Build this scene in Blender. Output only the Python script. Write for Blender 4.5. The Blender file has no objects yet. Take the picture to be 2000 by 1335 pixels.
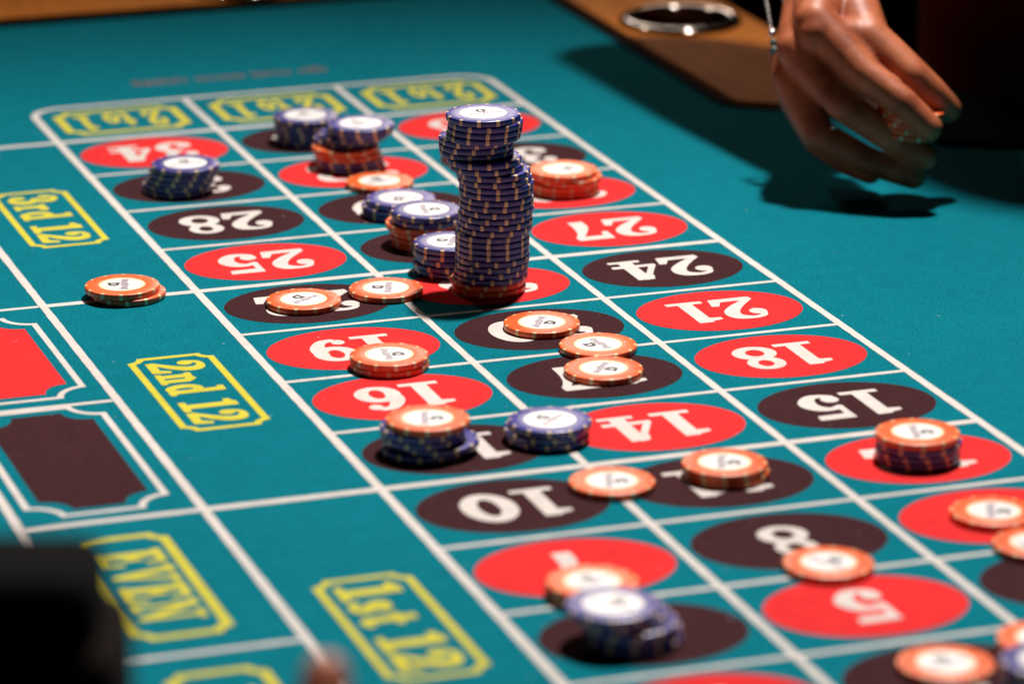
import bpy, bmesh, math, random
import numpy as np
from mathutils import Vector, Matrix
from mathutils.geometry import tessellate_polygon

SC = bpy.context.scene
COL = SC.collection
MM = 0.001

# ------------------------------------------------------------------ camera
cd = bpy.data.cameras.new('camera'); cam = bpy.data.objects.new('camera', cd); COL.objects.link(cam)
R_ = Vector((0.94592541, -0.3243813, -0.0013775)); U_ = Vector((0.09822648, 0.28238504, 0.95425901)); D_ = Vector((0.30915479, 0.90279315, -0.29897801))
P_ = Vector((-489.44665, -1283.92507, 596.96348)) * MM
cam.matrix_world = Matrix(((R_.x, U_.x, -D_.x, P_.x), (R_.y, U_.y, -D_.y, P_.y), (R_.z, U_.z, -D_.z, P_.z), (0, 0, 0, 1)))
cd.sensor_width = 36.0; cd.lens = 139.34; cd.clip_start = 0.05; cd.clip_end = 60
cd.dof.use_dof = True; cd.dof.focus_distance = 2.03; cd.dof.aperture_fstop = 6.3
SC.camera = cam

# ------------------------------------------------------------------ world, lamps, exposure
w = bpy.data.worlds.new('World'); SC.world = w; w.use_nodes = True
bg = w.node_tree.nodes['Background']; bg.inputs[0].default_value = (1.0, 0.70, 0.55, 1); bg.inputs[1].default_value = 0.006
def area(name, loc, target, size, power, colr):
    l = bpy.data.lights.new(name, 'AREA'); l.shape = 'DISK'; l.size = size; l.energy = power; l.color = colr
    o = bpy.data.objects.new(name, l); COL.objects.link(o); o.location = loc
    o.rotation_euler = (Vector(target) - Vector(loc)).to_track_quat('-Z', 'Y').to_euler()
    return o
def spot(name, loc, target, rad, power, colr, cone):
    l = bpy.data.lights.new(name, 'SPOT'); l.shadow_soft_size = rad; l.energy = power; l.color = colr; l.spot_size = math.radians(cone); l.spot_blend = 1.0
    o = bpy.data.objects.new(name, l); COL.objects.link(o); o.location = loc
    o.rotation_euler = (Vector(target) - Vector(loc)).to_track_quat('-Z', 'Y').to_euler()
    return o
spot('ceiling_lamp', (0.80, 1.28, 2.25), (-0.14, 0.17, 0), 0.085, 450, (1.0, 0.935, 0.88), 60)
area('ceiling_lamp', (0.05, 1.85, 1.15), (0.05, 1.36, 0), 0.08, 2.2, (1.0, 0.86, 0.70))
area('far_lamp', (1.25, 3.7, 1.12), (0.2, 0.5, 0), 0.6, 7.5, (1.0, 0.86, 0.74))
SC.view_settings.view_transform = 'Standard'; SC.view_settings.look = 'None'
SC.view_settings.exposure = 0.0; SC.view_settings.gamma = 1.0
SC.render.engine = 'CYCLES'

# ------------------------------------------------------------------ helpers
def setp(o, label=None, cat=None, group=None, kind=None):
    if label: o['label'] = label
    if cat: o['category'] = cat
    if group: o['group'] = group
    if kind: o['kind'] = kind
    return o
def empty(name, loc, label=None, cat=None, group=None):
    o = bpy.data.objects.new(name, None); COL.objects.link(o); o.location = loc; o.empty_display_size = .02
    return setp(o, label, cat, group)
def mesh(name, verts, faces, mat, smooth=False):
    me = bpy.data.meshes.new(name); me.from_pydata([tuple(v) for v in verts], [], faces); me.update()
    if mat: me.materials.append(mat)
    if smooth: me.polygons.foreach_set('use_smooth', [True] * len(me.polygons))
    return me
def link(name, me, parent=None, loc=None, rotz=0):
    o = bpy.data.objects.new(name, me); COL.objects.link(o)
    if loc is not None: o.location = loc
    if rotz: o.rotation_euler[2] = rotz
    if parent: o.parent = parent
    return o
def bm_mesh(name, bm, mat, smooth=False):
    me = bpy.data.meshes.new(name); bm.normal_update(); bm.to_mesh(me); bm.free()
    if mat: me.materials.append(mat)
    if smooth: me.polygons.foreach_set('use_smooth', [True] * len(me.polygons))
    return me
def lathe(prof, n=64, closed=False):
    """prof: list of (r,z) in mm -> verts, faces"""
    V = []; F = []
    for r, z in prof:
        for k in range(n):
            a = 2 * math.pi * k / n; V.append((r * math.cos(a) * MM, r * math.sin(a) * MM, z * MM))
    m = len(prof)
    for i in range(m - 1 if not closed else m):
        j = (i + 1) % m
        for k in range(n):
            l = (k + 1) % n; F.append((i * n + k, i * n + l, j * n + l, j * n + k))
    return V, F, n, m
def auto(me, ang=35):
    me.polygons.foreach_set('use_smooth', [True] * len(me.polygons))
    bm = bmesh.new(); bm.from_mesh(me)
    for e in bm.edges:
        if len(e.link_faces) == 2 and e.calc_face_angle(0) > math.radians(ang): e.smooth = False
    bm.to_mesh(me); bm.free(); return me

# ------------------------------------------------------------------ materials
def newmat(name):
    m = bpy.data.materials.new(name); m.use_nodes = True
    nt = m.node_tree; b = nt.nodes['Principled BSDF']; return m, nt, b
def lin(c): return tuple(((x / 255) / 12.92 if x / 255 <= .04045 else ((x / 255 + .055) / 1.055) ** 2.4) for x in c) + (1,)
def felt(name, c, speck=.22, rough=.95, sheen=.0, fleck=(1, 1, 1, 1), fl=.12):
    m, nt, b = newmat(name); N = nt.nodes; L = nt.links
    tc = N.new('ShaderNodeTexCoord'); geo = N.new('ShaderNodeNewGeometry')
    def noise(s, d=2, r=.6):
        n = N.new('ShaderNodeTexNoise'); n.inputs['Scale'].default_value = s; n.inputs['Detail'].default_value = d
        n.inputs['Roughness'].default_value = r; L.new(geo.outputs['Position'], n.inputs['Vector']); return n
    n1 = noise(800, 3, .75); n2 = noise(90, 3); n3 = noise(6, 2)
    mr = N.new('ShaderNodeMapRange'); mr.inputs[1].default_value = .32; mr.inputs[2].default_value = .68
    mr.inputs[3].default_value = 1 - speck; mr.inputs[4].default_value = 1 + speck; L.new(n1.outputs[0], mr.inputs[0])
    m2 = N.new('ShaderNodeMapRange'); m2.inputs[1].default_value = .3; m2.inputs[2].default_value = .7
    m2.inputs[3].default_value = .93; m2.inputs[4].default_value = 1.07; L.new(n2.outputs[0], m2.inputs[0])
    m3 = N.new('ShaderNodeMapRange'); m3.inputs[1].default_value = .3; m3.inputs[2].default_value = .7
    m3.inputs[3].default_value = .95; m3.inputs[4].default_value = 1.05; L.new(n3.outputs[0], m3.inputs[0])
    a = N.new('ShaderNodeMath'); a.operation = 'MULTIPLY'; L.new(mr.outputs[0], a.inputs[0]); L.new(m2.outputs[0], a.inputs[1])
    a2 = N.new('ShaderNodeMath'); a2.operation = 'MULTIPLY'; L.new(a.outputs[0], a2.inputs[0]); L.new(m3.outputs[0], a2.inputs[1])
    mx = N.new('ShaderNodeVectorMath'); mx.operation = 'SCALE'; mx.inputs[0].default_value = c[:3]; L.new(a2.outputs[0], mx.inputs['Scale'])
    # pale fibre flecks
    n4 = noise(700, 4, .85); r4 = N.new('ShaderNodeMapRange'); r4.inputs[1].default_value = .60; r4.inputs[2].default_value = .80
    r4.inputs[3].default_value = 0; r4.inputs[4].default_value = fl; L.new(n4.outputs[0], r4.inputs[0])
    mix = N.new('ShaderNodeMix'); mix.data_type = 'RGBA'; L.new(r4.outputs[0], mix.inputs['Factor'])
    L.new(mx.outputs[0], mix.inputs['A']); mix.inputs['B'].default_value = fleck
    L.new(mix.outputs['Result'], b.inputs['Base Color'])
    b.inputs['Roughness'].default_value = rough; b.inputs['Specular IOR Level'].default_value = .02
    b.inputs['Sheen Weight'].default_value = sheen; b.inputs['Sheen Roughness'].default_value = .5
    bp = N.new('ShaderNodeBump'); bp.inputs['Strength'].default_value = .5; bp.inputs['Distance'].default_value = .0004
    L.new(n1.outputs[0], bp.inputs['Height']); L.new(bp.outputs[0], b.inputs['Normal'])
    return m
M = {}
M['felt'] = felt('green_felt', lin((5, 108, 122)), .42, sheen=.01, fl=.04)
M['white'] = felt('white_print', lin((208, 200, 194)), .07, fl=0)
M['yellow'] = felt('yellow_print', lin((200, 190, 66)), .08, fl=0)
M['red'] = felt('red_print', lin((214, 50, 51)), .10, fl=.03)
M['black'] = felt('black_print', lin((62, 36, 39)), .42, fleck=(.6, .5, .5, 1), fl=.07)
M['label0'] = felt('lint_fibre', lin((190, 200, 200)), .1, fl=0)
M['faded'] = felt('faded_print', lin((122, 92, 92)), .2)
def plastic(name, c, rough=.42, spec=.5, var=.08, bump=0.0, scale=400):
    m, nt, b = newmat(name); N = nt.nodes; L = nt.links
    geo = N.new('ShaderNodeNewGeometry'); oi = N.new('ShaderNodeObjectInfo')
    n = N.new('ShaderNodeTexNoise'); n.inputs['Scale'].default_value = scale; n.inputs['Detail'].default_value = 3; L.new(geo.outputs['Position'], n.inputs['Vector'])
    mr = N.new('ShaderNodeMapRange'); mr.inputs[1].default_value = .3; mr.inputs[2].default_value = .7; mr.inputs[3].default_value = 1 - var; mr.inputs[4].default_value = 1 + var
    L.new(n.outputs[0], mr.inputs[0])
    mo = N.new('ShaderNodeMapRange'); mo.inputs[3].default_value = .82; mo.inputs[4].default_value = 1.08; L.new(oi.outputs['Random'], mo.inputs[0])
    mu = N.new('ShaderNodeMath'); mu.operation = 'MULTIPLY'; L.new(mr.outputs[0], mu.inputs[0]); L.new(mo.outputs[0], mu.inputs[1])
    v = N.new('ShaderNodeVectorMath'); v.operation = 'SCALE'; v.inputs[0].default_value = c[:3]; L.new(mu.outputs[0], v.inputs['Scale'])
    L.new(v.outputs[0], b.inputs['Base Color'])
    rr = N.new('ShaderNodeMapRange'); rr.inputs[3].default_value = rough - .07; rr.inputs[4].default_value = rough + .1; L.new(n.outputs[0], rr.inputs[0]); L.new(rr.outputs[0], b.inputs['Roughness'])
    b.inputs['Specular IOR Level'].default_value = spec
    if bump:
        bp = N.new('ShaderNodeBump'); bp.inputs['Strength'].default_value = bump; bp.inputs['Distance'].default_value = .0003
        L.new(n.outputs[0], bp.inputs['Height']); L.new(bp.outputs[0], b.inputs['Normal'])
    return m
M['blue'] = plastic('blue_clay', lin((40, 36, 134)), .33, spec=1.0, var=.14)
M['orange'] = plastic('orange_clay', lin((240, 98, 36)), .36, spec=.6, var=.12)
M['bluedark'] = plastic('blue_tick', lin((60, 56, 130)), .5)
M['orangedark'] = plastic('orange_tick', lin((180, 84, 36)), .5)
M['spot'] = plastic('cream_inlay', lin((240, 208, 160)), .45)
M['label'] = plastic('label_paper', lin((244, 240, 238)), .4, var=.02)
M['cream'] = plastic('label_cream_ring', lin((246, 226, 180)), .5, var=.02)
M['ink'] = plastic('black_ink', lin((28, 20, 24)), .5)
M['violet'] = plastic('grey_violet_ink', lin((118, 88, 120)), .5)
M['grey'] = plastic('grey_ink', lin((170, 175, 172)), .5)
M['trim'] = plastic('dark_brown_trim', lin((26, 12, 6)), .8, spec=.03, scale=60)
M['blackvinyl'] = plastic('black_vinyl', lin((5, 4, 4)), .9, spec=.02, bump=.3, scale=900)
def wood():
    m, nt, b = newmat('varnished_wood'); N = nt.nodes; L = nt.links
    geo = N.new('ShaderNodeNewGeometry'); mp = N.new('ShaderNodeMapping'); mp.inputs['Scale'].default_value = (26, 5, 26)
    L.new(geo.outputs['Position'], mp.inputs['Vector'])
    n = N.new('ShaderNodeTexNoise'); n.inputs['Scale'].default_value = 3; n.inputs['Detail'].default_value = 6; n.inputs['Distortion'].default_value = .6; L.new(mp.outputs[0], n.inputs['Vector'])
    cr = N.new('ShaderNodeValToRGB'); cr.color_ramp.elements[0].position = .3; cr.color_ramp.elements[0].color = lin((190, 106, 30)); cr.color_ramp.elements[1].position = .75; cr.color_ramp.elements[1].color = lin((216, 130, 44))
    L.new(n.outputs[0], cr.inputs[0]); L.new(cr.outputs[0], b.inputs['Base Color'])
    b.inputs['Roughness'].default_value = .65; b.inputs['Specular IOR Level'].default_value = .05
    return m
M['wood'] = wood()
def metal(name, c, r):
    m, nt, b = newmat(name); b.inputs['Base Color'].default_value = c; b.inputs['Metallic'].default_value = 1; b.inputs['Roughness'].default_value = r
    N = nt.nodes; n = N.new('ShaderNodeTexNoise'); n.inputs['Scale'].default_value = 300
    rr = N.new('ShaderNodeMapRange'); rr.inputs[3].default_value = max(r - .05, .02); rr.inputs[4].default_value = r + .06; nt.links.new(n.outputs[0], rr.inputs[0]); nt.links.new(rr.outputs[0], b.inputs['Roughness'])
    return m
M['steel'] = metal('polished_steel', (.42, .36, .32, 1), .09)
M['bowl'] = metal('dark_steel', (.16, .12, .10, 1), .3)
M['silver'] = metal('silver_chain', (.7, .68, .66, 1), .3)
def skin():
    m, nt, b = newmat('skin'); N = nt.nodes; L = nt.links
    geo = N.new('ShaderNodeNewGeometry'); n = N.new('ShaderNodeTexNoise'); n.inputs['Scale'].default_value = 55; n.inputs['Detail'].default_value = 5; L.new(geo.outputs['Position'], n.inputs['Vector'])
    cr = N.new('ShaderNodeValToRGB'); cr.color_ramp.elements[0].position = .3; cr.color_ramp.elements[0].color = lin((150, 72, 42)); cr.color_ramp.elements[1].position = .72; cr.color_ramp.elements[1].color = lin((214, 124, 82))
    L.new(n.outputs[0], cr.inputs[0]); L.new(cr.outputs[0], b.inputs['Base Color'])
    b.inputs['Roughness'].default_value = .48; b.inputs['Specular IOR Level'].default_value = .4; b.inputs['Subsurface Weight'].default_value = .12; b.inputs['Subsurface Radius'].default_value = (.006, .002, .001); b.inputs['Subsurface Scale'].default_value = 1
    n2 = N.new('ShaderNodeTexNoise'); n2.inputs['Scale'].default_value = 420; n2.inputs['Detail'].default_value = 4; L.new(geo.outputs['Position'], n2.inputs['Vector'])
    bp = N.new('ShaderNodeBump'); bp.inputs['Strength'].default_value = .2; bp.inputs['Distance'].default_value = .0006; L.new(n2.outputs[0], bp.inputs['Height']); L.new(bp.outputs[0], b.inputs['Normal'])
    return m
M['skin'] = skin()
M['nail'] = plastic('nail', lin((206, 152, 150)), .25)
def cloth(name, c, s=700):
    m, nt, b = newmat(name); N = nt.nodes; L = nt.links
    geo = N.new('ShaderNodeNewGeometry'); n = N.new('ShaderNodeTexNoise'); n.inputs['Scale'].default_value = s; n.inputs['Detail'].default_value = 3; L.new(geo.outputs['Position'], n.inputs['Vector'])
    v = N.new('ShaderNodeVectorMath'); v.operation = 'SCALE'; v.inputs[0].default_value = c[:3]
    mr = N.new('ShaderNodeMapRange'); mr.inputs[3].default_value = .6; mr.inputs[4].default_value = 1.4; L.new(n.outputs[0], mr.inputs[0]); L.new(mr.outputs[0], v.inputs['Scale']); L.new(v.outputs[0], b.inputs['Base Color'])
    b.inputs['Roughness'].default_value = .95; b.inputs['Specular IOR Level'].default_value = .1
    bp = N.new('ShaderNodeBump'); bp.inputs['Strength'].default_value = .5; bp.inputs['Distance'].default_value = .001; L.new(n.outputs[0], bp.inputs['Height']); L.new(bp.outputs[0], b.inputs['Normal'])
    return m
M['maroon'] = cloth('maroon_cloth', lin((105, 18, 16)))
M['carpet'] = cloth('maroon_carpet', lin((58, 18, 14)), 160)
M['browncloth'] = cloth('brown_cloth', lin((24, 13, 10)))
M['blackcloth'] = cloth('black_cloth', lin((3, 2, 2)))

# ------------------------------------------------------------------ floor
fl = link('floor', mesh('floor', [(-4, -3, -.76), (5, -3, -.76), (5, 8, -.76), (-4, 8, -.76)], [(0, 1, 2, 3)], M['carpet']))
setp(fl, kind='structure')

# ------------------------------------------------------------------ glyphs as signed fields
def seg(X, Y, a, b):
    ax, ay, ar = a; bx, by, br = b
    dx, dy = bx - ax, by - ay; t = np.clip(((X - ax) * dx + (Y - ay) * dy) / (dx * dx + dy * dy + 1e-9), 0, 1)
    return np.hypot(X - ax - t * dx, Y - ay - t * dy) - (ar + t * (br - ar))
def smooth_pts(p, n=6):
    out = []
    for i in range(len(p) - 1):
        p0 = p[max(i - 1, 0)]; p1 = p[i]; p2 = p[i + 1]; p3 = p[min(i + 2, len(p) - 1)]
        for k in range(n):
            t = k / n
            out.append(tuple(.5 * (2 * b + (c - a) * t + (2 * a - 5 * b + 4 * c - d) * t * t + (-a + 3 * b - 3 * c + d) * t ** 3) for a, b, c, d in zip(p0, p1, p2, p3)))
    out.append(p[-1]); return out
def S(*p):
    q = smooth_pts(list(p))
    return lambda X, Y: np.minimum.reduce([seg(X, Y, q[i], q[i + 1]) for i in range(len(q) - 1)])
def B(x0, y0, x1, y1): return lambda X, Y: np.maximum(np.maximum(x0 - X, X - x1), np.maximum(y0 - Y, Y - y1))
def E(cx, cy, rx, ry): return lambda X, Y: (np.sqrt(((X - cx) / rx) ** 2 + ((Y - cy) / ry) ** 2) - 1) * min(rx, ry)
def K(*pts):
    def f(X, Y):
        d = None
        n = len(pts)
        for i in range(n):
            x0, y0 = pts[i]; x1, y1 = pts[(i + 1) % n]; l = math.hypot(x1 - x0, y1 - y0)
            e = ((X - x0) * (y1 - y0) - (Y - y0) * (x1 - x0)) / l
            d = e if d is None else np.maximum(d, e)
        return d
    return f           # convex, counter-clockwise
def UN(*f): return lambda X, Y: np.minimum.reduce([g(X, Y) for g in f])
def SUB(a, b): return lambda X, Y: np.maximum(a(X, Y), -b(X, Y))
six = UN(SUB(E(.34, .32, .33, .325), E(.34, .31, .125, .205)), S((.13, .33, .10), (.13, .6, .105), (.26, .87, .075), (.43, .94, .05)), E(.52, .83, .095, .1))
GL = {
 '0': (.76, SUB(E(.38, .5, .37, .5), E(.38, .5, .145, .33))),
 '1': (.60, UN(B(.20, 0, .42, .99), B(.02, 0, .60, .095), K((.42, .99), (.34, .99), (.02, .90), (.02, .82), (.24, .80)))),
 '2': (.74, UN(E(.15, .70, .13, .125), S((.07, .74, .04), (.14, .90, .045), (.33, .955, .05), (.54, .86, .10), (.56, .66, .115), (.42, .44, .09), (.2, .22, .06), (.07, .09, .055)), B(.03, 0, .62, .13), K((.60, .0), (.69, .0), (.74, .30), (.64, .32), (.54, .12)))),
 '3': (.70, UN(E(.14, .76, .11, .11), S((.07, .8, .04), (.2, .93, .05), (.37, .94, .055), (.50, .80, .10), (.45, .62, .08), (.28, .54, .05)), S((.28, .54, .05), (.5, .46, .08), (.56, .29, .115), (.46, .09, .08), (.27, .05, .055), (.1, .14, .06)), E(.15, .22, .12, .12))),
 '4': (.74, UN(B(.34, 0, .56, .98), S((.40, .95, .045), (.07, .31, .045)), B(.02, .24, .74, .335), B(.20, 0, .72, .085), K((.56, .98), (.30, .98), (.24, .8), (.4, .7)))),
 '5': (.70, UN(K((.62, .84), (.64, 1.0), (.10, 1.0), (.10, .82)), B(.10, .50, .19, .95), S((.14, .52, .045), (.30, .60, .055), (.48, .52, .10), (.55, .32, .125), (.44, .10, .085), (.27, .05, .055), (.12, .12, .06)), E(.16, .22, .125, .12))),
 '6': (.70, six), '9': (.70, lambda X, Y: six(.68 - X, 1 - Y)),
 '7': (.68, UN(B(.04, .82, .64, 1.0), K((.04, .62), (.12, .62), (.18, .86), (.04, .9)), S((.60, .88, .045), (.46, .60, .07), (.37, .3, .115), (.36, .12, .12)), B(.24, 0, .48, .2))),
 '8': (.68, UN(SUB(E(.34, .74, .28, .265), E(.35, .745, .125, .15)), SUB(E(.34, .28, .33, .285), E(.33, .275, .15, .16)))),
 'n': (.66, UN(B(.08, 0, .25, .62), B(0, .54, .2, .62), B(0, 0, .31, .08), S((.2, .5, .05), (.36, .59, .06), (.47, .48, .085)), B(.40, 0, .56, .5), B(.34, 0, .64, .08))),
 'd': (.66, UN(SUB(E(.27, .31, .26, .32), E(.29, .31, .10, .215)), B(.38, 0, .56, 1.0), B(.28, .92, .5, 1.0), B(.45, 0, .65, .08))),
 'r': (.50, UN(B(.08, 0, .25, .62), B(0, .54, .2, .62), B(0, 0, .36, .08), S((.2, .42, .05), (.31, .58, .06), (.40, .56, .08)))),
 's': (.50, UN(S((.40, .47, .06), (.30, .585, .045), (.13, .53, .08), (.17, .38, .09), (.34, .26, .095), (.37, .12, .085), (.22, .035, .045), (.08, .12, .06)))),
 't': (.44, UN(B(.12, .08, .29, .86), B(.0, .54, .42, .63), S((.20, .12, .08), (.28, .05, .06), (.40, .1, .05)))),
 'o': (.58, SUB(E(.28, .31, .28, .32), E(.28, .31, .11, .21))),
 'h': (.66, UN(B(.08, 0, .25, 1.0), B(0, .92, .2, 1.0), B(0, 0, .31, .08), S((.2, .5, .05), (.36, .59, .06), (.47, .48, .085)), B(.40, 0, .56, .5), B(.34, 0, .64, .08))),
 'E': (.70, UN(B(.08, 0, .28, 1.0), B(0, 0, .64, .1), B(0, .9, .62, 1.0), B(.2, .46, .46, .55), B(.38, .36, .46, .65), K((.54, 0), (.64, 0), (.68, .3), (.58, .3)), K((.56, .7), (.64, .7), (.62, 1.0), (.52, 1.0)))),
 'V': (.80, UN(S((.17, .95, .085), (.41, .1, .085)), S((.65, .95, .045), (.43, .1, .05)), B(0, .92, .34, 1.0), B(.48, .92, .8, 1.0))),
 'N': (.84, UN(B(.1, 0, .19, 1.0), B(.64, 0, .73, 1.0), S((.17, .93, .08), (.66, .08, .08)), B(0, .92, .26, 1.0), B(0, 0, .32, .08), B(.5, .92, .84, 1.0))),
 'O': (.80, SUB(E(.39, .5, .39, .51), E(.39, .5, .18, .38))),
 'D': (.78, UN(SUB(K((.1, 0), (.45, 0), (.66, .14), (.75, .5), (.66, .86), (.45, 1), (.1, 1)), E(.39, .5, .15, .36)), B(0, .92, .3, 1), B(0, 0, .3, .08))),
 '-': (.40, B(.04, .40, .36, .52)),
 ' ': (.30, None),
}
GC = {}
def glyph(ch, bold=.008):
    """marching squares on the glyph field -> (verts, faces) with unit height, reused"""
    if (ch, bold) in GC: return GC[ch, bold]
    f = GL[ch][1]; n = 52; s = 1 / n
    xs = np.arange(-3, int(GL[ch][0] * n) + 5) * s; ys = np.arange(-3, n + 4) * s
    X, Y = np.meshgrid(xs, ys, indexing='ij'); D = f(X, Y) - bold; D = np.where(np.abs(D) < 1e-6, 1e-6, D)
    V = []; idx = {}; F = []
    def vid(key, p):
        if key not in idx: idx[key] = len(V); V.append(p)
        return idx[key]
    ins = D < 0
    for i in range(len(xs) - 1):
        for j in range(len(ys) - 1):
            c = ((i, j), (i + 1, j), (i + 1, j + 1), (i, j + 1)); t = [ins[q] for q in c]
            if not any(t): continue
            poly = []
            for k in range(4):
                a, b = c[k], c[(k + 1) % 4]
                if t[k]: poly.append(vid(a, (xs[a[0]], ys[a[1]])))
                if t[k] != t[(k + 1) % 4]:
                    u = D[a] / (D[a] - D[b]); key = (min(a, b), max(a, b))
                    poly.append(vid(key, (xs[a[0]] + u * (xs[b[0]] - xs[a[0]]), ys[a[1]] + u * (ys[b[1]] - ys[a[1]]))))
            if len(poly) > 2: F.append(tuple(poly))
    GC[ch, bold] = (V, F); return V, F
def text_mesh(name, s, h, mat, fit=None, gap=.07, frame=((1, 0), (0, 1)), org=(0, 0), z=0, xs=1.0, bold=.008):
    """text centred on org; frame = (reading direction, up direction) in table coordinates; all mm"""
    tot = sum(GL[c][0] * xs + gap for c in s) - gap
    sx = (fit / (tot * h)) if fit else 1.0
    V = []; F = []; x = -tot / 2
    rx, ry = frame[0]; ux, uy = frame[1]
    for c in s:
        if c != ' ':
            gv, gf = glyph(c, bold); o = len(V)
            for px, py in gv:
                a = (x + px * xs) * h * sx; b = (py - .5) * h
                V.append(((org[0] + a * rx + b * ux) * MM, (org[1] + a * ry + b * uy) * MM, z * MM))
            F += [tuple(o + k for k in f) for f in gf]
        x += GL[c][0] * xs + gap
    return mesh(name, V, F, mat)
def poly_mesh(name, loops, z, mat):
    tris = tessellate_polygon([[Vector((x, y, 0)) for x, y in lp] for lp in loops]); V = [(x * MM, y * MM, z * MM) for lp in loops for x, y in lp]
    out = []
    for a, b, c in tris:
        ax, ay, _ = V[a]; bx, by, _ = V[b]; cx, cy, _ = V[c]
        out.append((a, b, c) if (bx - ax) * (cy - ay) - (by - ay) * (cx - ax) > 0 else (a, c, b))
    return mesh(name, V, out, mat)
def ribbon_mesh(name, pts, wd, z, mat, closed=False):
    q = []
    for i in range(len(pts) - (0 if closed else 1)):
        a, b = pts[i], pts[(i + 1) % len(pts)]; k = max(1, int(math.hypot(b[0] - a[0], b[1] - a[1]) / 6))
        q += [(a[0] + (b[0] - a[0]) * j / k, a[1] + (b[1] - a[1]) * j / k) for j in range(k)]
    if not closed: q.append(pts[-1])
    pts = q; rg = random.Random(len(q)); wd0 = wd
    n = len(pts); Lf = []; Rt = []
    for i in range(n):
        a = Vector(pts[i - 1]) if (i > 0 or closed) else None; b = Vector(pts[i]); c = Vector(pts[(i + 1) % n]) if (i < n - 1 or closed) else None
        d1 = (b - a).normalized() if a is not None else (c - b).normalized(); d2 = (c - b).normalized() if c is not None else d1
        n1 = Vector((-d1.y, d1.x)); n2 = Vector((-d2.y, d2.x)); m = (n1 + n2).normalized(); wd = wd0 + rg.uniform(-.28, .28); k = wd / 2 / max(m.dot(n1), .4)
        Lf.append(b + m * k); Rt.append(b - m * k)
    V = [(p.x * MM, p.y * MM, z * MM) for p in Lf + Rt]; F = []
    for i in range(n if closed else n - 1):
        j = (i + 1) % n; F.append((n + i, n + j, j, i))
    return mesh(name, V, F, mat)

# ------------------------------------------------------------------ the table
table = empty('roulette_table', (0, 0, 0), 'roulette table with teal green felt layout, printed numbers and varnished wooden rail', 'roulette table')
FELT = [(-700, -500), (900, -500), (900, 650), (640, 735), (541, 780), (500, 804), (480, 840), (470, 890), (440, 918), (409, 940), (409, 1302), (-700, 1302)]
link('felt', poly_mesh('felt', [FELT], 0, M['felt']), table)

def inset_quad(x0, y0, x1, y1, rr, w0, n=8):
    """outline of a rectangle with concave quarter-round corners, inset by w0"""
    R = rr + w0; P = []
    for cx, cy, sx, sy in ((x0, y0, 1, 1), (x1, y0, -1, 1), (x1, y1, -1, -1), (x0, y1, 1, -1)):
        a0 = math.asin(min(1, w0 / R)); arc = [(cx + sx * R * math.cos(t), cy + sy * R * math.sin(t)) for t in [a0 + (math.pi / 2 - 2 * a0) * k / n for k in range(n + 1)]]
        # orientation: x-axis side first for corners 1 and 3
        P.append(arc)
    out = []
    out += P[0][::-1]      # from left side round to bottom side
    out += P[1]            # bottom side -> right side
    out += P[2][::-1]
    out += P[3]
    return out
def frame_mesh(name, x0, y0, x1, y1, rr, wd, z, mat):
    a = inset_quad(x0, y0, x1, y1, rr, 0.0001); b = inset_quad(x0, y0, x1, y1, rr, wd); n = len(a)
    V = [(x * MM, y * MM, z * MM) for x, y in a + b]; F = [(i, (i + 1) % n, n + (i + 1) % n, n + i) for i in range(n)]
    me = mesh(name, V, F, mat)
    if me.polygons[0].normal.z < 0: me.flip_normals()
    return me

PITCH = 82.1; CW = 98.7; ROW12 = 12 * PITCH; TOP = 13 * PITCH + 1; LX = -82.0; OX = -165.0
ZR, ZC, ZO, ZN = .12, .20, .12, .20
def line(pts, wd, z): link('grid_line', ribbon_mesh('grid_line', pts, wd, z, M['white']), table)
x3 = 3 * CW; rr = 20
arc = lambda cx, cy, a0, a1, n=10: [(cx + rr * math.cos(math.radians(a0 + (a1 - a0) * k / n)), cy + rr * math.sin(math.radians(a0 + (a1 - a0) * k / n))) for k in range(n + 1)]
line([(0, 0)] + arc(rr, TOP - rr, 180, 90) + arc(x3 - rr, TOP - rr, 90, 0) + [(x3, 0)], 4.5, ZC)
line([(CW, 0), (CW, TOP - 2.4)], 4.1, ZC); line([(2 * CW, 0), (2 * CW, TOP - 2.4)], 4.1, ZC)
for k in range(0, 13):
    major = k in (0, 4, 8, 12); wd = 5.3 if major else 3.3
    line([(OX if k in (0, 12) else (LX if major else 0), k * PITCH), (x3, k * PITCH)], wd, ZR)
line([(LX, 0), (LX, ROW12)], 4.3, ZC); line([(OX, 0), (OX, ROW12)], 4.3, ZC)
for k in (2, 4, 6, 8, 10): line([(OX, k * PITCH), (LX - 2.3, k * PITCH)], 3.6 if k != 4 else 4.6, ZR)
# ovals and numerals
REDS = {1, 3, 5, 7, 9, 12, 14, 16, 18, 19, 21, 23, 25, 27, 30, 32, 34, 36}
ellipse = lambda cx, cy, a, b, n=72: [(cx + a * math.cos(2 * math.pi * k / n), cy + b * math.sin(2 * math.pi * k / n)) for k in range(n)]
for num in range(1, 37):
    r, c = (num - 1) // 3, (num - 1) % 3
    cx, cy = (c + .5) * CW, (r + .5) * PITCH + 1
    colr = 'red' if num in REDS else 'black'
    ov = link('number_oval', poly_mesh('number_oval', [ellipse(cx, cy, 44.2, 34.2)], ZO, M[colr]), table)
    ov['label'] = '%s oval printed with the number %d' % (colr, num)
    link('numeral', text_mesh('numeral', str(num), 36, M['white'], gap=.06, frame=((-1, 0), (0, -1)), org=(cx, cy), z=ZN, xs=.93), ov)
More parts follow.
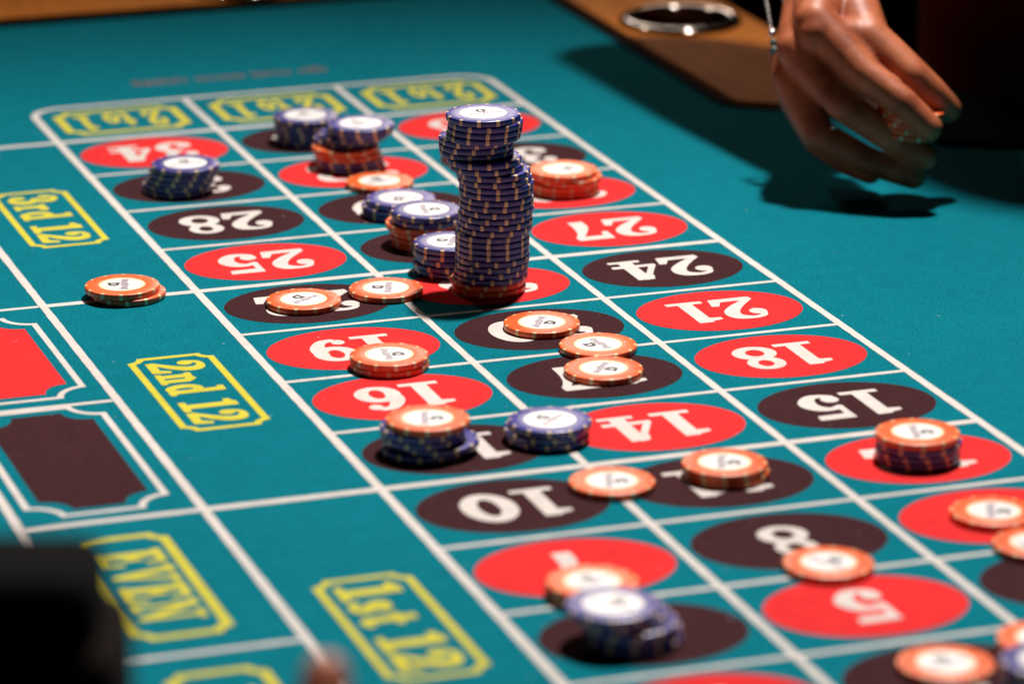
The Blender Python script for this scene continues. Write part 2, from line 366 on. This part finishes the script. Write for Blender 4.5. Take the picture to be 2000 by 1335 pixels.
# column bets
for c in range(3):
    cx = (c + .5) * CW; cy = ROW12 + PITCH / 2 + 1
    fr = link('bet_frame', frame_mesh('bet_frame', cx - 39, cy - 29, cx + 39, cy + 29, 8, 5.0, ZO, M['yellow']), table)
    link('lettering', text_mesh('lettering', '2 to 1', 36, M['yellow'], fit=54, bold=.02, frame=((-1, 0), (0, -1)), org=(cx, cy), z=ZO), fr)
# dozens: read along the column, tops towards the numbers
for s, cy in (('1st 12', 166), ('2nd 12', 493.5), ('3rd 12', 822.5)):
    fr = link('bet_frame', frame_mesh('bet_frame', -64, cy - 59, -20, cy + 59, 6, 3.5, ZO, M['yellow']), table)
    fr['label'] = 'yellow notched frame around the words %s' % s
    link('lettering', text_mesh('lettering', s, 27, M['yellow'], fit=99, bold=.022, gap=.1, frame=((0, -1), (1, 0)), org=(-42, cy), z=ZO), fr)
for s, cy, fit in (('1-18', 82, 80), ('EVEN', 245, 84), ('ODD', 739, 80), ('19-36', 903, 90)):
    fr = link('bet_frame', frame_mesh('bet_frame', -148.5, cy - 62, -105.5, cy + 62, 6, 4.4, ZO, M['yellow']), table)
    fr['label'] = 'yellow notched frame around the words %s' % s
    link('lettering', text_mesh('lettering', s, 27, M['yellow'], fit=fit, bold=.018, gap=.1, frame=((0, -1), (1, 0)), org=(-127, cy), z=ZO), fr)
for colr, y0, y1 in (('red', 503.5, 643), ('black', 339, 490.5)):
    fr = link('bet_frame', frame_mesh('bet_frame', -158, y0, -91.5, y1, 14, 3.2, ZO, M['white']), table)
    fr['label'] = 'white notched outline around the plain %s panel' % colr
    pn = link('colour_panel', poly_mesh('colour_panel', [inset_quad(-149.5, y0 + 9, -99.5, y1 - 9, 13, .001)], ZO, M[colr]), fr)
# faded maker's line printed above the column bets
random.seed(11); V = []; F = []
x = 78
while x < 205:
    wl = random.uniform(3.0, 7.5); hh = random.choice((9, 9, 13)); yb = 1110
    for (a, b, c, d) in ((x, yb, x + 1.8, yb + hh), (x + wl - 1.8, yb, x + wl, yb + random.choice((9, hh))), (x + 1.8, yb + random.choice((0, 7)), x + wl - 1.8, yb + random.choice((2, 9)))):
        if d <= b: d = b + 2
        o = len(V); V += [(a * MM, b * MM, .00012), (c * MM, b * MM, .00012), (c * MM, d * MM, .00012), (a * MM, d * MM, .00012)]; F.append((o, o + 1, o + 2, o + 3))
    x += wl + random.choice((1.6, 1.6, 2, 6))
link('faded_lettering', mesh('faded_lettering', V, F, M['faded']), table)
random.seed(3); V = []; F = []
for k in range(230):
    x = random.uniform(-165, 500); y = random.uniform(0, 1200); a = random.uniform(0, 3.14); l = random.uniform(.3, 1.0); wl = .07 + (.10 if random.random() < .3 else 0)
    if x > 400 and y > 900: continue
    c, s = math.cos(a), math.sin(a); o = len(V)
    for u, v, z in ((-l, -wl, .26), (l, -wl, .5), (l, wl, .5), (-l, wl, .26)): V.append(((x + u * c - v * s) * MM, (y + u * s + v * c) * MM, z * MM))
    F.append((o, o + 1, o + 2, o + 3))
setp(link('lint', mesh('lint', V, F, M['label0']), table), kind='stuff')
# wooden rail: right strip with a cup hole, far strip
def prism(name, poly, z0, z1, mat, hole=None, bev=0):
    bm = bmesh.new(); lo = [bm.verts.new((x * MM, y * MM, z0 * MM)) for x, y in poly]; hi = [bm.verts.new((x * MM, y * MM, z1 * MM)) for x, y in poly]
    n = len(poly)
    for i in range(n): bm.faces.new((lo[i], lo[(i + 1) % n], hi[(i + 1) % n], hi[i]))
    bm.faces.new(lo[::-1])
    if hole:
        hv = [bm.verts.new((x * MM, y * MM, z1 * MM)) for x, y in hole]; tri = tessellate_polygon([[Vector((x, y, 0)) for x, y in poly], [Vector((x, y, 0)) for x, y in hole]])
        al = hi + hv
        for t in tri:
            try: bm.faces.new([al[k] for k in t])
            except ValueError: pass
    else: bm.faces.new(hi)
    bmesh.ops.recalc_face_normals(bm, faces=bm.faces)
    if bev: bmesh.ops.bevel(bm, geom=[e for e in bm.edges if all(abs(v.co.z - z1 * MM) < 1e-6 for v in e.verts) and len(e.link_faces) == 2 and e.calc_face_angle(0) > .5], offset=bev * MM, segments=3, affect='EDGES', profile=.5)
    return bm_mesh(name, bm, mat)
CUP = (465, 1152)
link('rail', prism('rail', [(418, 935), (512.5, 868), (517, 1420), (418, 1420)], -40, 4, M['wood'], hole=ellipse(*CUP, 36, 36, 48)), table)
CUP2 = (213, 1352)
link('rail', prism('rail', [(-700, 1311), (417.5, 1311), (417.5, 1420), (-700, 1420)], -40, 4.2, M['wood'], hole=ellipse(*CUP2, 36, 36, 48)), table)
link('rail_trim', prism('rail_trim', [(409.5, 941), (417.6, 935.5), (417.6, 1302), (409.5, 1302)], -20, 2.0, M['trim']), table)
link('rail_trim', prism('rail_trim', [(-700, 1302.5), (417.6, 1302.5), (417.6, 1310.8), (-700, 1310.8)], -20, 2.2, M['trim']), table)
def cup(c):
    tor = [(36.6 + 5.2 * math.cos(t), 3.8 + 4.2 * math.sin(t)) for t in [math.radians(200 - 205 * k / 12) for k in range(13)]]
    V2, F2, n, m = lathe([(31.9, -2)] + tor, 72)
    cp = link('cup_holder', auto(mesh('cup_holder', V2, [f[::-1] for f in F2], M['steel']), 60), table, loc=(c[0] * MM, c[1] * MM, 0))
    V3, F3, n, m = lathe([(31.8, 0), (31.9, -10), (31, -50), (28, -56), (.5, -57)], 64)
    link('bowl', auto(mesh('bowl', V3, F3, M['bowl'])), cp)
cup(CUP); cup(CUP2)
# armrest of the dealer's recess and the apron under the table
link('armrest', prism('armrest', [(471, 891), (480.6, 840.6), (500.6, 804.6), (541.6, 780.6), (640.5, 735.6), (900, 650.6), (900, 750), (650, 830), (585, 870), (560, 930), (514.5, 960), (513.5, 867)], -45, 3, M['blackvinyl'], bev=2), table)
link('apron', prism('apron', [(-690, -490), (890, -490), (890, 700), (640, 780), (540, 850), (500, 880), (500, 1400), (-690, 1400)], -180, -41, M['blackvinyl']), table)
link('pedestal', prism('pedestal', [(-400, 100), (300, 100), (300, 1000), (-400, 1000)], -760, -180.5, M['trim']), table)

# ------------------------------------------------------------------ chips
T = 3.28
def chip_meshes():
    prof = [(.01, 0.10), (12.1, .10), (12.4, .03), (18.9, .03), (19.35, .25), (19.5, .6), (19.5, T - .6), (19.35, T - .25), (18.9, T - .03), (12.4, T - .03), (12.1, T - .10), (.01, T - .10)]
    V, F, n, m = lathe(prof, 72); body = {}
    for c in ('blue', 'orange'): body[c] = auto(mesh('body', V, F, M[c]), 50)
    # an inlay wrapping round the rim
    a = 2.9; pr = [(18.0, T - .025), (18.9, T + .0), (19.37, T - .23), (19.54, T - .6), (19.54, .6), (19.37, .23), (18.9, .0), (18.0, .025)]
    V = []; F = []
    k = 3
    for r, z in pr:
        for i in range(k + 1):
            t = math.radians(-a + 2 * a * i / k); V.append((r * math.cos(t) * MM, r * math.sin(t) * MM, z * MM))
    for j in range(len(pr) - 1):
        for i in range(k): F.append((j * (k + 1) + i, (j + 1) * (k + 1) + i, (j + 1) * (k + 1) + i + 1, j * (k + 1) + i + 1))
    spot = mesh('edge_spot', V, F, M['spot'], True)
    z0 = T - .02
    def ring(r0, r1, z, mat, nm): 
        loops = [ellipse(0, 0, r1, r1, 64)] + ([ellipse(0, 0, r0, r0, 64)] if r0 else [])
        return poly_mesh(nm, loops, z, mat)
    lab = {'blue': ring(0, 12.1, z0, M['label'], 'label'), 'orange': ring(0, 10.7, z0, M['label'], 'label')}
    lring = {'blue': ring(12.1, 12.35, z0, M['cream'], 'label_ring'), 'orange': ring(10.7, 12.1, z0, M['cream'], 'label_ring')}
    # printed letter and wordmark
    letter = text_mesh('letter', 'D', 5.6, M['ink'], fit=6.2, frame=((-1, 0), (0, -1)), org=(.4, 4.4), z=T + .02, bold=.035)
    random.seed(5); V = []; F = []
    def quad(cx, cy, ang, l, wd):
        c, s = math.cos(ang), math.sin(ang); o = len(V)
        for u, v in ((-l, -wd), (l, -wd), (l, wd), (-l, wd)): V.append(((cx + u * c - v * s) * MM, (cy + u * s + v * c) * MM, (T + .02) * MM))
        F.append((o, o + 1, o + 2, o + 3))
    x = -8.6; i = 0
    while x < 8.4:
        h = (2.1, 1.6, 1.5, 1.9)[i % 4] * (1.0 if i % 3 else 1.2); yy = -1.3 + .35 * math.sin(x * .5)
        quad(x, yy, math.pi / 2 + .12, h, .30); quad(x + 1.25, yy - .1, math.pi / 2 - .1, h * .85, .28)
        quad(x + .62, yy + (h - .5) * (1 if i % 2 else -1), .1, .5, .24)
        x += 2.35; i += 1
    word = mesh('wordmark', V, F, M['violet'])
    V = []; F = []
    for k in range(26):
        if k % 13 in (5, 6, 12): continue
        t = 2 * math.pi * k / 26; quad(9.55 * math.cos(t), 9.55 * math.sin(t), t, .35, .26)
    small = mesh('small_print', V, F, M['grey'])
    V = []; F = []
    def ticks(mat):
        V.clear(); F.clear()
        for k in range(24):
            if k % 6 in (0,): continue
            t = 2 * math.pi * k / 24; quad(14.6 * math.cos(t), 14.6 * math.sin(t), t + (.25 if k % 2 else -.2), 1.0, .13)
        return mesh('rim_print', list(V), list(F), mat)
    tk = {'orange': ticks(M['orangedark']), 'blue': ticks(M['bluedark'])}
    return body, spot, lab, lring, letter, word, small, tk
BODY, SPOT, LAB, LRING, LETTER, WORD, SMALL, TICK = chip_meshes()
def chip(colr, x, y, z, rot, label, top, group, mat=None):
    e = empty('casino_chip', (x * MM, y * MM, z * MM), label, 'casino chip', group)
    e.rotation_euler[2] = math.radians(rot)
    link('body', BODY[colr], e)
    for k in range(12): link('edge_spot', SPOT, e, rotz=2 * math.pi * k / 12)
    if top:
        lb = link('label', LAB[colr], e)
        link('label_ring', LRING[colr], lb); link('letter', LETTER, lb); link('wordmark', WORD, lb); link('small_print', SMALL, lb)
        link('rim_print', TICK[colr], e)
    return e

STACKS = [
    ('31', [('b', 39.8, 855.5, 7.1), ('b', 40.9, 855.1, -1.9), ('b', 42.3, 854.7, 3.1), ('b', 43.7, 854.2, 5.1), ('b', 45.1, 853.7, 5.1)]),
    ('35a', [('b', 143.1, 938.8, -7.0), ('b', 142.6, 939.0, 4.0), ('b', 142.3, 939.1, 4.0), ('b', 141.7, 939.3, 1.0), ('b', 141.4, 939.4, 15.0)]),
    ('35b', [('b', 150.1, 874.2, 10.3), ('b', 149.0, 874.6, 10.3), ('o', 148.2, 874.9, 21.3), ('o', 147.0, 875.3, 18.3), ('b', 150.1, 882.2, 18.3), ('b', 152.4, 879.4, 29.3), ('b', 156.4, 876.1, 40.3), ('b', 155.8, 872.3, 37.3)]),
    ('32', [('o', 152.9, 827.2, 15.9)]),
    ('29', [('b', 144.3, 765.8, 32.8), ('b', 144.1, 765.9, 32.8), ('b', 146.5, 765.0, 150)]),
    ('26a', [('o', 141.8, 702.9, 17.2), ('o', 141.0, 703.2, 19.2), ('o', 141.0, 703.2, 16.2), ('o', 138.9, 703.9, 21.2), ('b', 142.3, 702.7, 32.2), ('b', 141.8, 702.9, -100)]),
    ('26b', [('b', 138.3, 649.5, 39.3), ('b', 137.1, 649.9, 39.3), ('b', 138.6, 649.4, 50.3), ('b', 137.3, 649.8, 61.3), ('b', 137.8, 649.7, 60)]),
    ('23', [('o', 146.6, 610.9, 0), ('o', 145.9, 611.1, 9), ('b', 147.5, 610.6, 14), ('b', 147.7, 610.5, 27), ('b', 148.1, 610.4, 8), ('b', 148.5, 610.2, 17), ('b', 148.2, 610.4, 6), ('b', 148.3, 610.3, 6), ('b', 148.4, 610.3, 5), ('b', 148.2, 610.3, 7), ('b', 149.8, 609.8, 7), ('b', 150.0, 609.7, 20), ('b', 149.8, 609.8, 29), ('b', 150.6, 609.5, 8), ('b', 150.5, 609.6, 24), ('b', 150.6, 609.5, 26), ('b', 150.3, 609.6, 14), ('b', 150.5, 609.6, 14), ('b', 149.6, 609.9, 12), ('b', 148.8, 610.1, 20), ('b', 145.6, 611.3, 27), ('b', 144.5, 611.6, 19), ('b', 142.4, 617.8, 1), ('b', 142.1, 617.8, 8), ('b', 142.1, 617.8, 13), ('b', 144.1, 611.8, 18), ('b', 144.9, 611.5, 16), ('b', 145.2, 611.4, 17), ('b', 144.1, 611.8, 5)]),
    ('30', [('o', 250.3, 781.9, 21.1), ('o', 249.8, 782.1, 23.1), ('o', 251.7, 781.4, 34.1), ('o', 249.2, 782.3, -60)]),
    ('2nd', [('o', -36.0, 659.1, 14.8), ('o', -39.0, 660.2, 75)]),
    ('22a', [('o', 46.4, 614.5, 32)]),
    ('22b', [('o', 92.8, 620.0, 70)]),
    ('19', [('o', 57.3, 499.1, 11.5), ('o', 57.1, 499.2, -97)]),
    ('20', [('o', 149.6, 535.5, -120)]),
    ('17a', [('o', 163.8, 491.0, 98)]),
    ('17b', [('o', 152.9, 453.4, -128)]),
    ('13', [('b', 33.9, 371.6, 37.8), ('b', 40.0, 369.5, 39.8), ('b', 33.7, 371.7, 50.8), ('b', 33.5, 371.7, 41.8), ('o', 36.0, 370.9, -108)]),
    ('14', [('b', 94.0, 369.1, 9.9), ('b', 93.1, 369.4, 23.9), ('b', 95.1, 368.7, 40)]),
    ('10', [('o', 99.2, 296.5, -110)]),
    ('11', [('o', 153.9, 294.3, 37.5), ('o', 153.0, 294.6, -112)]),
    ('12', [('b', 245.8, 287.2, 22.1), ('b', 245.6, 287.2, 19.1), ('b', 246.3, 287.0, 10.1), ('o', 245.4, 287.3, -106)]),
    ('9', [('o', 244.4, 203.7, -115)]),
    ('6', [('o', 244.8, 160.9, 3.7)]),
    ('8', [('o', 150.1, 168.5, -60)]),
    ('7', [('o', 43.9, 172.3, 23.2), ('o', 44.5, 172.1, 20)]),
    ('4', [('b', 42.9, 118.2, 9.6), ('b', 43.3, 120.1, 9.6), ('b', 41.3, 118.8, 20.6), ('b', 38.6, 121.7, 11.6), ('b', 34.7, 121.1, -50)]),
    ('2a', [('o', 149.2, 48.6, 11.3)]),
    ('2b', [('o', 194.7, 52.1, 18.2), ('o', 194.7, 52.1, 18.2)]),
    ('2c', [('b', 178.5, 16.1, 11.6), ('b', 179.0, 15.9, 8.6), ('b', 178.8, 16.0, -0.4), ('b', 178.5, 16.1, -3.4)]),
]
WHERE = {
 '31': 'blue stack on black 31', '35a': 'blurred blue stack on black 35', '35b': 'leaning blue and orange stack on red 32',
 '32': 'x', '29': 'low blue stack on the black 29', '26a': 'blue over orange stack on black 26', '26b': 'blue stack close behind the tall tower',
 '23': 'tall leaning tower on the red 23', '30': 'orange stack between 33 and red 30', '2nd': 'orange pair between 3rd 12 and 2nd 12',
 '19': 'orange pair at the lower right of the red 19', '13': 'orange-topped stack on black 13', '14': 'blue stack between the black 13 and red 14',
 '11': 'orange pair on the black 11', '12': 'orange-topped stack on red 12', '7': 'orange pair on the red 7', '4': 'slumped blue stack on the black 4',
 '2b': 'orange pair at lower right corner', '2c': 'blue stack at lower right corner'}
SINGLE = {
 '32': 'single orange chip lying between the leaning stack and the low blue stack', '22a': 'single orange chip lying left of centre on the black 22',
 '22b': 'single orange chip lying on the line right of the black 22', '20': 'single orange chip lying on the black 20', '17a': 'single orange chip on the line between 20 and 17',
 '17b': 'single orange chip on the black 17 touching the chip above it', '10': 'single orange chip between the black 10 and black 11', '9': 'single orange chip on the red 9 by the right edge',
 '6': 'single orange chip cut off by the right edge below the red 9', '8': 'single orange chip between the black 8 and red 5', '2a': 'single orange chip on the black 2 near the bottom edge'}
ORD = ['top', 'second', 'third', 'fourth', 'fifth', 'sixth', 'seventh', 'eighth', 'ninth', 'tenth', 'eleventh', 'twelfth', 'thirteenth', 'fourteenth', 'fifteenth', 'sixteenth', 'seventeenth', 'eighteenth', 'nineteenth', 'twentieth', 'twenty-first', 'twenty-second', 'twenty-third', 'twenty-fourth', 'twenty-fifth', 'twenty-sixth', 'twenty-seventh', 'twenty-eighth', 'twenty-ninth']
for key, L in STACKS:
    n = len(L)
    for i, (c, x, y, rot) in enumerate(L):
        colr = 'blue' if c == 'b' else 'orange'; k = n - 1 - i
        if key in SINGLE: lab = SINGLE[key]
        elif k == 0: lab = 'top %s chip of %s' % (colr, WHERE[key])
        elif i == 0: lab = 'bottom %s chip of %s' % (colr, WHERE[key])
        else: lab = '%s chip %s from top of %s' % (colr, ORD[k], WHERE[key])
        # the printed face is only built where some of it can be seen
        show = k == 0 or any(math.hypot(x - a[1], y - a[2]) > 3.5 for a in L[i + 1:i + 2])
        chip(colr, x, y, .28 + i * T, rot, lab, show, '%s casino chips on the layout' % colr)

# ------------------------------------------------------------------ hands
def blob_mesh(name, chains, mat, voxel, smooth_it=6, extra=()):
    """chains of (x,y,z,r) in mm -> one continuous skin by voxel remesh"""
    bm = bmesh.new()
    def cone(a, b, ra, rb):
        a = Vector(a); b = Vector(b); d = b - a; L = d.length
        q = d.to_track_quat('Z', 'Y').to_matrix().to_4x4()
        st = 20; rings = []
        prof = []
        for k in range(5): t = -math.pi / 2 + (math.pi / 2) * k / 4; prof.append((ra * math.cos(t), ra * math.sin(t)))
        for k in range(5): t = (math.pi / 2) * k / 4; prof.append((rb * math.cos(t), L + rb * math.sin(t)))
        for r, z in prof:
            rings.append([bm.verts.new((Matrix.Translation(a) @ q @ Vector((max(r, .01) * math.cos(2 * math.pi * i / st), max(r, .01) * math.sin(2 * math.pi * i / st), z))) * MM) for i in range(st)])
        for i in range(len(rings) - 1):
            for j in range(st): bm.faces.new((rings[i][j], rings[i][(j + 1) % st], rings[i + 1][(j + 1) % st], rings[i + 1][j]))
        bm.faces.new(rings[0][::-1]); bm.faces.new(rings[-1])
    for ch in chains:
        for i in range(len(ch) - 1):
            a, b = ch[i], ch[i + 1]; cone(a[:3], b[:3], a[3], b[3])
    me = bpy.data.meshes.new(name); bm.to_mesh(me); bm.free()
    o = bpy.data.objects.new(name, me); COL.objects.link(o)
    md = o.modifiers.new('r', 'REMESH'); md.mode = 'VOXEL'; md.voxel_size = voxel * MM; md.use_smooth_shade = True
    ms = o.modifiers.new('s', 'SMOOTH'); ms.iterations = smooth_it; ms.factor = .5
    dg = bpy.context.evaluated_depsgraph_get(); dg.update()
    me2 = bpy.data.meshes.new_from_object(o.evaluated_get(dg)); me2.name = name
    bpy.data.objects.remove(o)
    me2.materials.clear(); me2.materials.append(mat); me2.polygons.foreach_set('use_smooth', [True] * len(me2.polygons))
    return me2
def nail_mesh(l=6.5, wd=5.0):
    V = []; F = []; n = 8
    for i in range(n + 1):
        for j in range(n + 1):
            u = -1 + 2 * i / n; v = -1 + 2 * j / n
            s = math.sqrt(max(0, 1 - .5 * v * v)); t = math.sqrt(max(0, 1 - .5 * u * u))
            V.append((u * s * l * MM, v * t * wd * MM, (.5 - 1.6 * v * v * t * t - .5 * u * u) * MM))
    for i in range(n):
        for j in range(n): a = i * (n + 1) + j; F.append((a, a + n + 1, a + n + 2, a + 1))
    return mesh('fingernail', V, F, M['nail'], True)
NAIL = nail_mesh()
def put_nail(parent, a, b, r, upv, s=1.0):
    a = Vector(a); b = Vector(b); d = (b - a).normalized(); up = Vector(upv); up = (up - d * up.dot(d)).normalized(); sd = up.cross(d)
    p = b - d * 1.0 + up * (r - .05)
    o = link('fingernail', NAIL, parent)
    o.matrix_local = Matrix(((d.x * s, sd.x * s, up.x * s, p.x * MM), (d.y * s, sd.y * s, up.y * s, p.y * MM), (d.z * s, sd.z * s, up.z * s, p.z * MM), (0, 0, 0, 1)))
    return o
HAND = {
 'idx': [(385.9, 740.9, 98, 12.5), (403, 708.5, 73, 9.8), (418.5, 691, 60, 8.8), (431.5, 682, 46.5, 7.6)],
 'mid': [(376.7, 745.2, 82, 12), (391.6, 713, 56, 9.4), (413, 701, 39, 8.2), (434, 691, 26.5, 7.2)],
 'rng': [(376.6, 752.1, 64, 11.5), (382.6, 725.3, 36, 9.2), (407.1, 710.2, 22, 8.2), (430.2, 697.8, 14, 7.2)],
 'pky': [(382.7, 760.5, 50, 10), (392.8, 749.6, 24, 7.6), (404.7, 734.3, 15, 6.8), (414.3, 722, 11, 6.2)],
 'thb': [(419, 771, 104, 16), (413.5, 731, 87, 14), (431, 708, 70, 11.2), (442, 705, 60, 10), (453, 704.8, 50, 8.4)]}
WR = (425, 815, 122); EL = (435, 1105, 200)
chains = list(HAND.values())
for k, r in (('idx', 14), ('mid', 14), ('rng', 13), ('pky', 12)):
    m = HAND[k][0]; chains.append([(m[0], m[1], m[2], m[3]), (.45 * m[0] + .55 * WR[0], .45 * m[1] + .55 * WR[1], .45 * m[2] + .55 * WR[2], r + 3), WR + (20,)])
chains.append([(385, 735, 92, 12), (398, 732, 90, 11), (413, 731, 87, 12)])
chains.append([(385, 752, 86, 14), (390, 758, 66, 13), (394, 764, 54, 11)])
chains.append([(400, 770, 84, 18), (392, 745, 70, 13)])
for dx in (-10, 10):
    chains.append([(425 + dx, 815 - dx * .3, 120, 20), (430 + dx * 1.2, 950 - dx * .3, 158, 26), (437 + dx, 1105, 200, 32)])
chains.append([(437, 1105, 200, 34), (525, 1030, 305, 42)])
person = empty('person', (.78, 1.10, -.76), 'person in dark maroon reaching out a bare forearm and hand that holds orange chips', 'person')
off = -Vector((.78, 1.10, -.76))
def shift(me, v=off): me.transform(Matrix.Translation(v)); return me
body = link('body', shift(blob_mesh('body', chains, M['skin'], 1.5, 5)), person)
for k in ('idx', 'mid', 'rng', 'thb'):
    c = HAND[k]; up = {'idx': (-.45, -.8, .15), 'mid': (-.3, -.85, .1), 'rng': (-.5, -.8, .1), 'thb': (.2, -.2, .95)}[k]
    nl = put_nail(person, c[-2][:3], c[-1][:3], c[-1][3], up, 1.0 if k != 'thb' else 1.15)
    nl.matrix_local = Matrix.Translation(off) @ nl.matrix_local
# garment: torso, shoulder and upper sleeve in one soft mesh with folds
g = [[(780, 1120, -420, 160), (760, 1080, -80, 148), (722, 990, 110, 130), (640, 890, 330, 108), (610, 850, 430, 100)],
     [(880, 1190, -420, 165), (880, 1120, -60, 150), (850, 1020, 150, 150), (800, 880, 380, 130)],
     [(600, 890, 420, 66), (522, 1030, 305, 56), (450, 1098, 218, 45)], [(860, 860, 430, 80), (960, 840, 330, 65)]]
gm = blob_mesh('garment', g, M['maroon'], 9, 8)
for v in gm.vertices:
    p = v.co; s = math.sin(p.x * 60 + p.z * 14) * .004 + math.sin(p.z * 38 + p.x * 20) * .003; v.co = p + v.normal * s
link('garment', shift(gm), person)
# bracelet: chain round the wrist that hangs loose, with beads
ring_n = 34; cx, cy, cz = 366, 680, 141
ax = Vector((30, 125, 38)).normalized(); e1 = Vector((.97, -.23, 0)); e1 = (e1 - ax * e1.dot(ax)).normalized(); e2 = ax.cross(e1)
ctr = Vector((412, 790, 114)); pts = [ctr + e1 * 30 * math.cos(t) + e2 * 25 * math.sin(t) for t in [2 * math.pi * k / ring_n for k in range(ring_n)]]
bm = bmesh.new()
for p in pts: bmesh.ops.create_uvsphere(bm, u_segments=8, v_segments=6, radius=.0015, matrix=Matrix.Translation(p * MM))
for k in range(9): bmesh.ops.create_uvsphere(bm, u_segments=8, v_segments=6, radius=.0012, matrix=Matrix.Translation(Vector((377.5 - .27 * k, 798 - k * 2.2, 108 - 2.6 * k)) * MM))
br = link('bracelet', shift(bm_mesh('bracelet', bm, M['silver'], True)), person)
M['teal'] = plastic('teal_stone', lin((40, 130, 130)), .25)
for (x, y, z, r, mt) in ((375.3, 778, 84, 2.4, 'silver'), (375, 775.5, 79, 2.0, 'teal'), (375, 774, 74.5, 2.6, 'teal')):
    bm = bmesh.new(); bmesh.ops.create_icosphere(bm, subdivisions=3, radius=r * MM, matrix=Matrix.Translation(Vector((x, y, z)) * MM))
    link('bead', shift(bm_mesh('bead', bm, M[mt], True)), br)
# finger ring
bm = bmesh.new(); bmesh.ops.create_icosphere(bm, subdivisions=2, radius=.0017, matrix=Matrix.Translation(Vector((388, 716.5, 42)) * MM))
bpy_ring = link('finger_ring', shift(bm_mesh('finger_ring', bm, M['silver'], True)), person)
# the chips in the hand, tilted
for i in range(5):
    e = chip('orange', 427.5 + .3 * i, 706.5 + .4 * (i % 2), 37.5 + i * T, 7 * i, ('orange chip %s of the five held between thumb and fingers' % ('on top' if i == 4 else 'at the bottom' if i == 0 else ORD[4 - i] + ' from the top')), i == 4, 'orange casino chips held in the hand')
    tilt = Matrix.Translation(Vector((427.5, 706.5, 37.5)) * MM) @ Matrix.Rotation(math.radians(7), 4, 'Y') @ Matrix.Rotation(math.radians(3), 4, 'X') @ Matrix.Translation(-Vector((427.5, 706.5, 37.5)) * MM)
    e.matrix_world = tilt @ (Matrix.Translation(e.location) @ Matrix.Rotation(math.radians(7 * i), 4, 'Z'))

# ------------------------------------------------------------------ near foreground, far out of focus
def rbox(name, sx, sy, sz, bev, mat):
    bm = bmesh.new(); bmesh.ops.create_cube(bm, size=1, matrix=Matrix.Diagonal((sx * MM, sy * MM, sz * MM, 1)))
    bmesh.ops.bevel(bm, geom=list(bm.edges), offset=bev * MM, segments=4, affect='EDGES', profile=.5); return auto(bm_mesh(name, bm, mat))
blk = empty('dark_block', (-.278, -.197, -.0095), 'large black out-of-focus block rising at the lower left corner of the frame', 'block')
a = link('cover', rbox('cover', 110, 50, 60, 9, M['blackcloth']), blk, loc=(-.0225, .0085, .167)); a.rotation_euler[2] = math.radians(-19)
a = link('base', rbox('base', 122, 62, 166, 8, M['browncloth']), blk, loc=(-.0225, .0085, .0930)); a.rotation_euler[2] = math.radians(-19)
near = empty('person', (-.19, -.27, .0), 'person of whom only one blurred fingertip pokes in at the bottom edge', 'person')
nh = [[(-188, -233, 151, 7.5), (-195, -248, 136, 9), (-206, -282, 118, 8.5), (-214, -300, 95, 11)],
      [(-180, -262, 138, 6), (-186, -270, 124, 7.5), (-196, -284, 108, 8.5), (-200, -303, 92, 11)],
      [(-206, -262, 138, 6), (-212, -270, 126, 7.5), (-220, -284, 110, 8.5), (-230, -300, 93, 11)],
      [(-222, -266, 128, 5.5), (-228, -274, 118, 6.5), (-236, -286, 106, 7.5), (-244, -300, 90, 10)],
      [(-180, -280, 110, 7), (-176, -296, 96, 8.5), (-184, -318, 80, 10), (-205, -345, 66, 14)],
      [(-214, -300, 95, 12), (-216, -350, 62, 20), (-216, -480, 30, 26)], [(-200, -303, 92, 12), (-205, -350, 62, 20)], [(-230, -300, 93, 12), (-222, -350, 62, 20)], [(-244, -300, 90, 11), (-228, -350, 62, 20)]]
link('body', shift(blob_mesh('body', nh, M['skin'], 1.8, 5), -Vector((-.19, -.27, 0))), near)
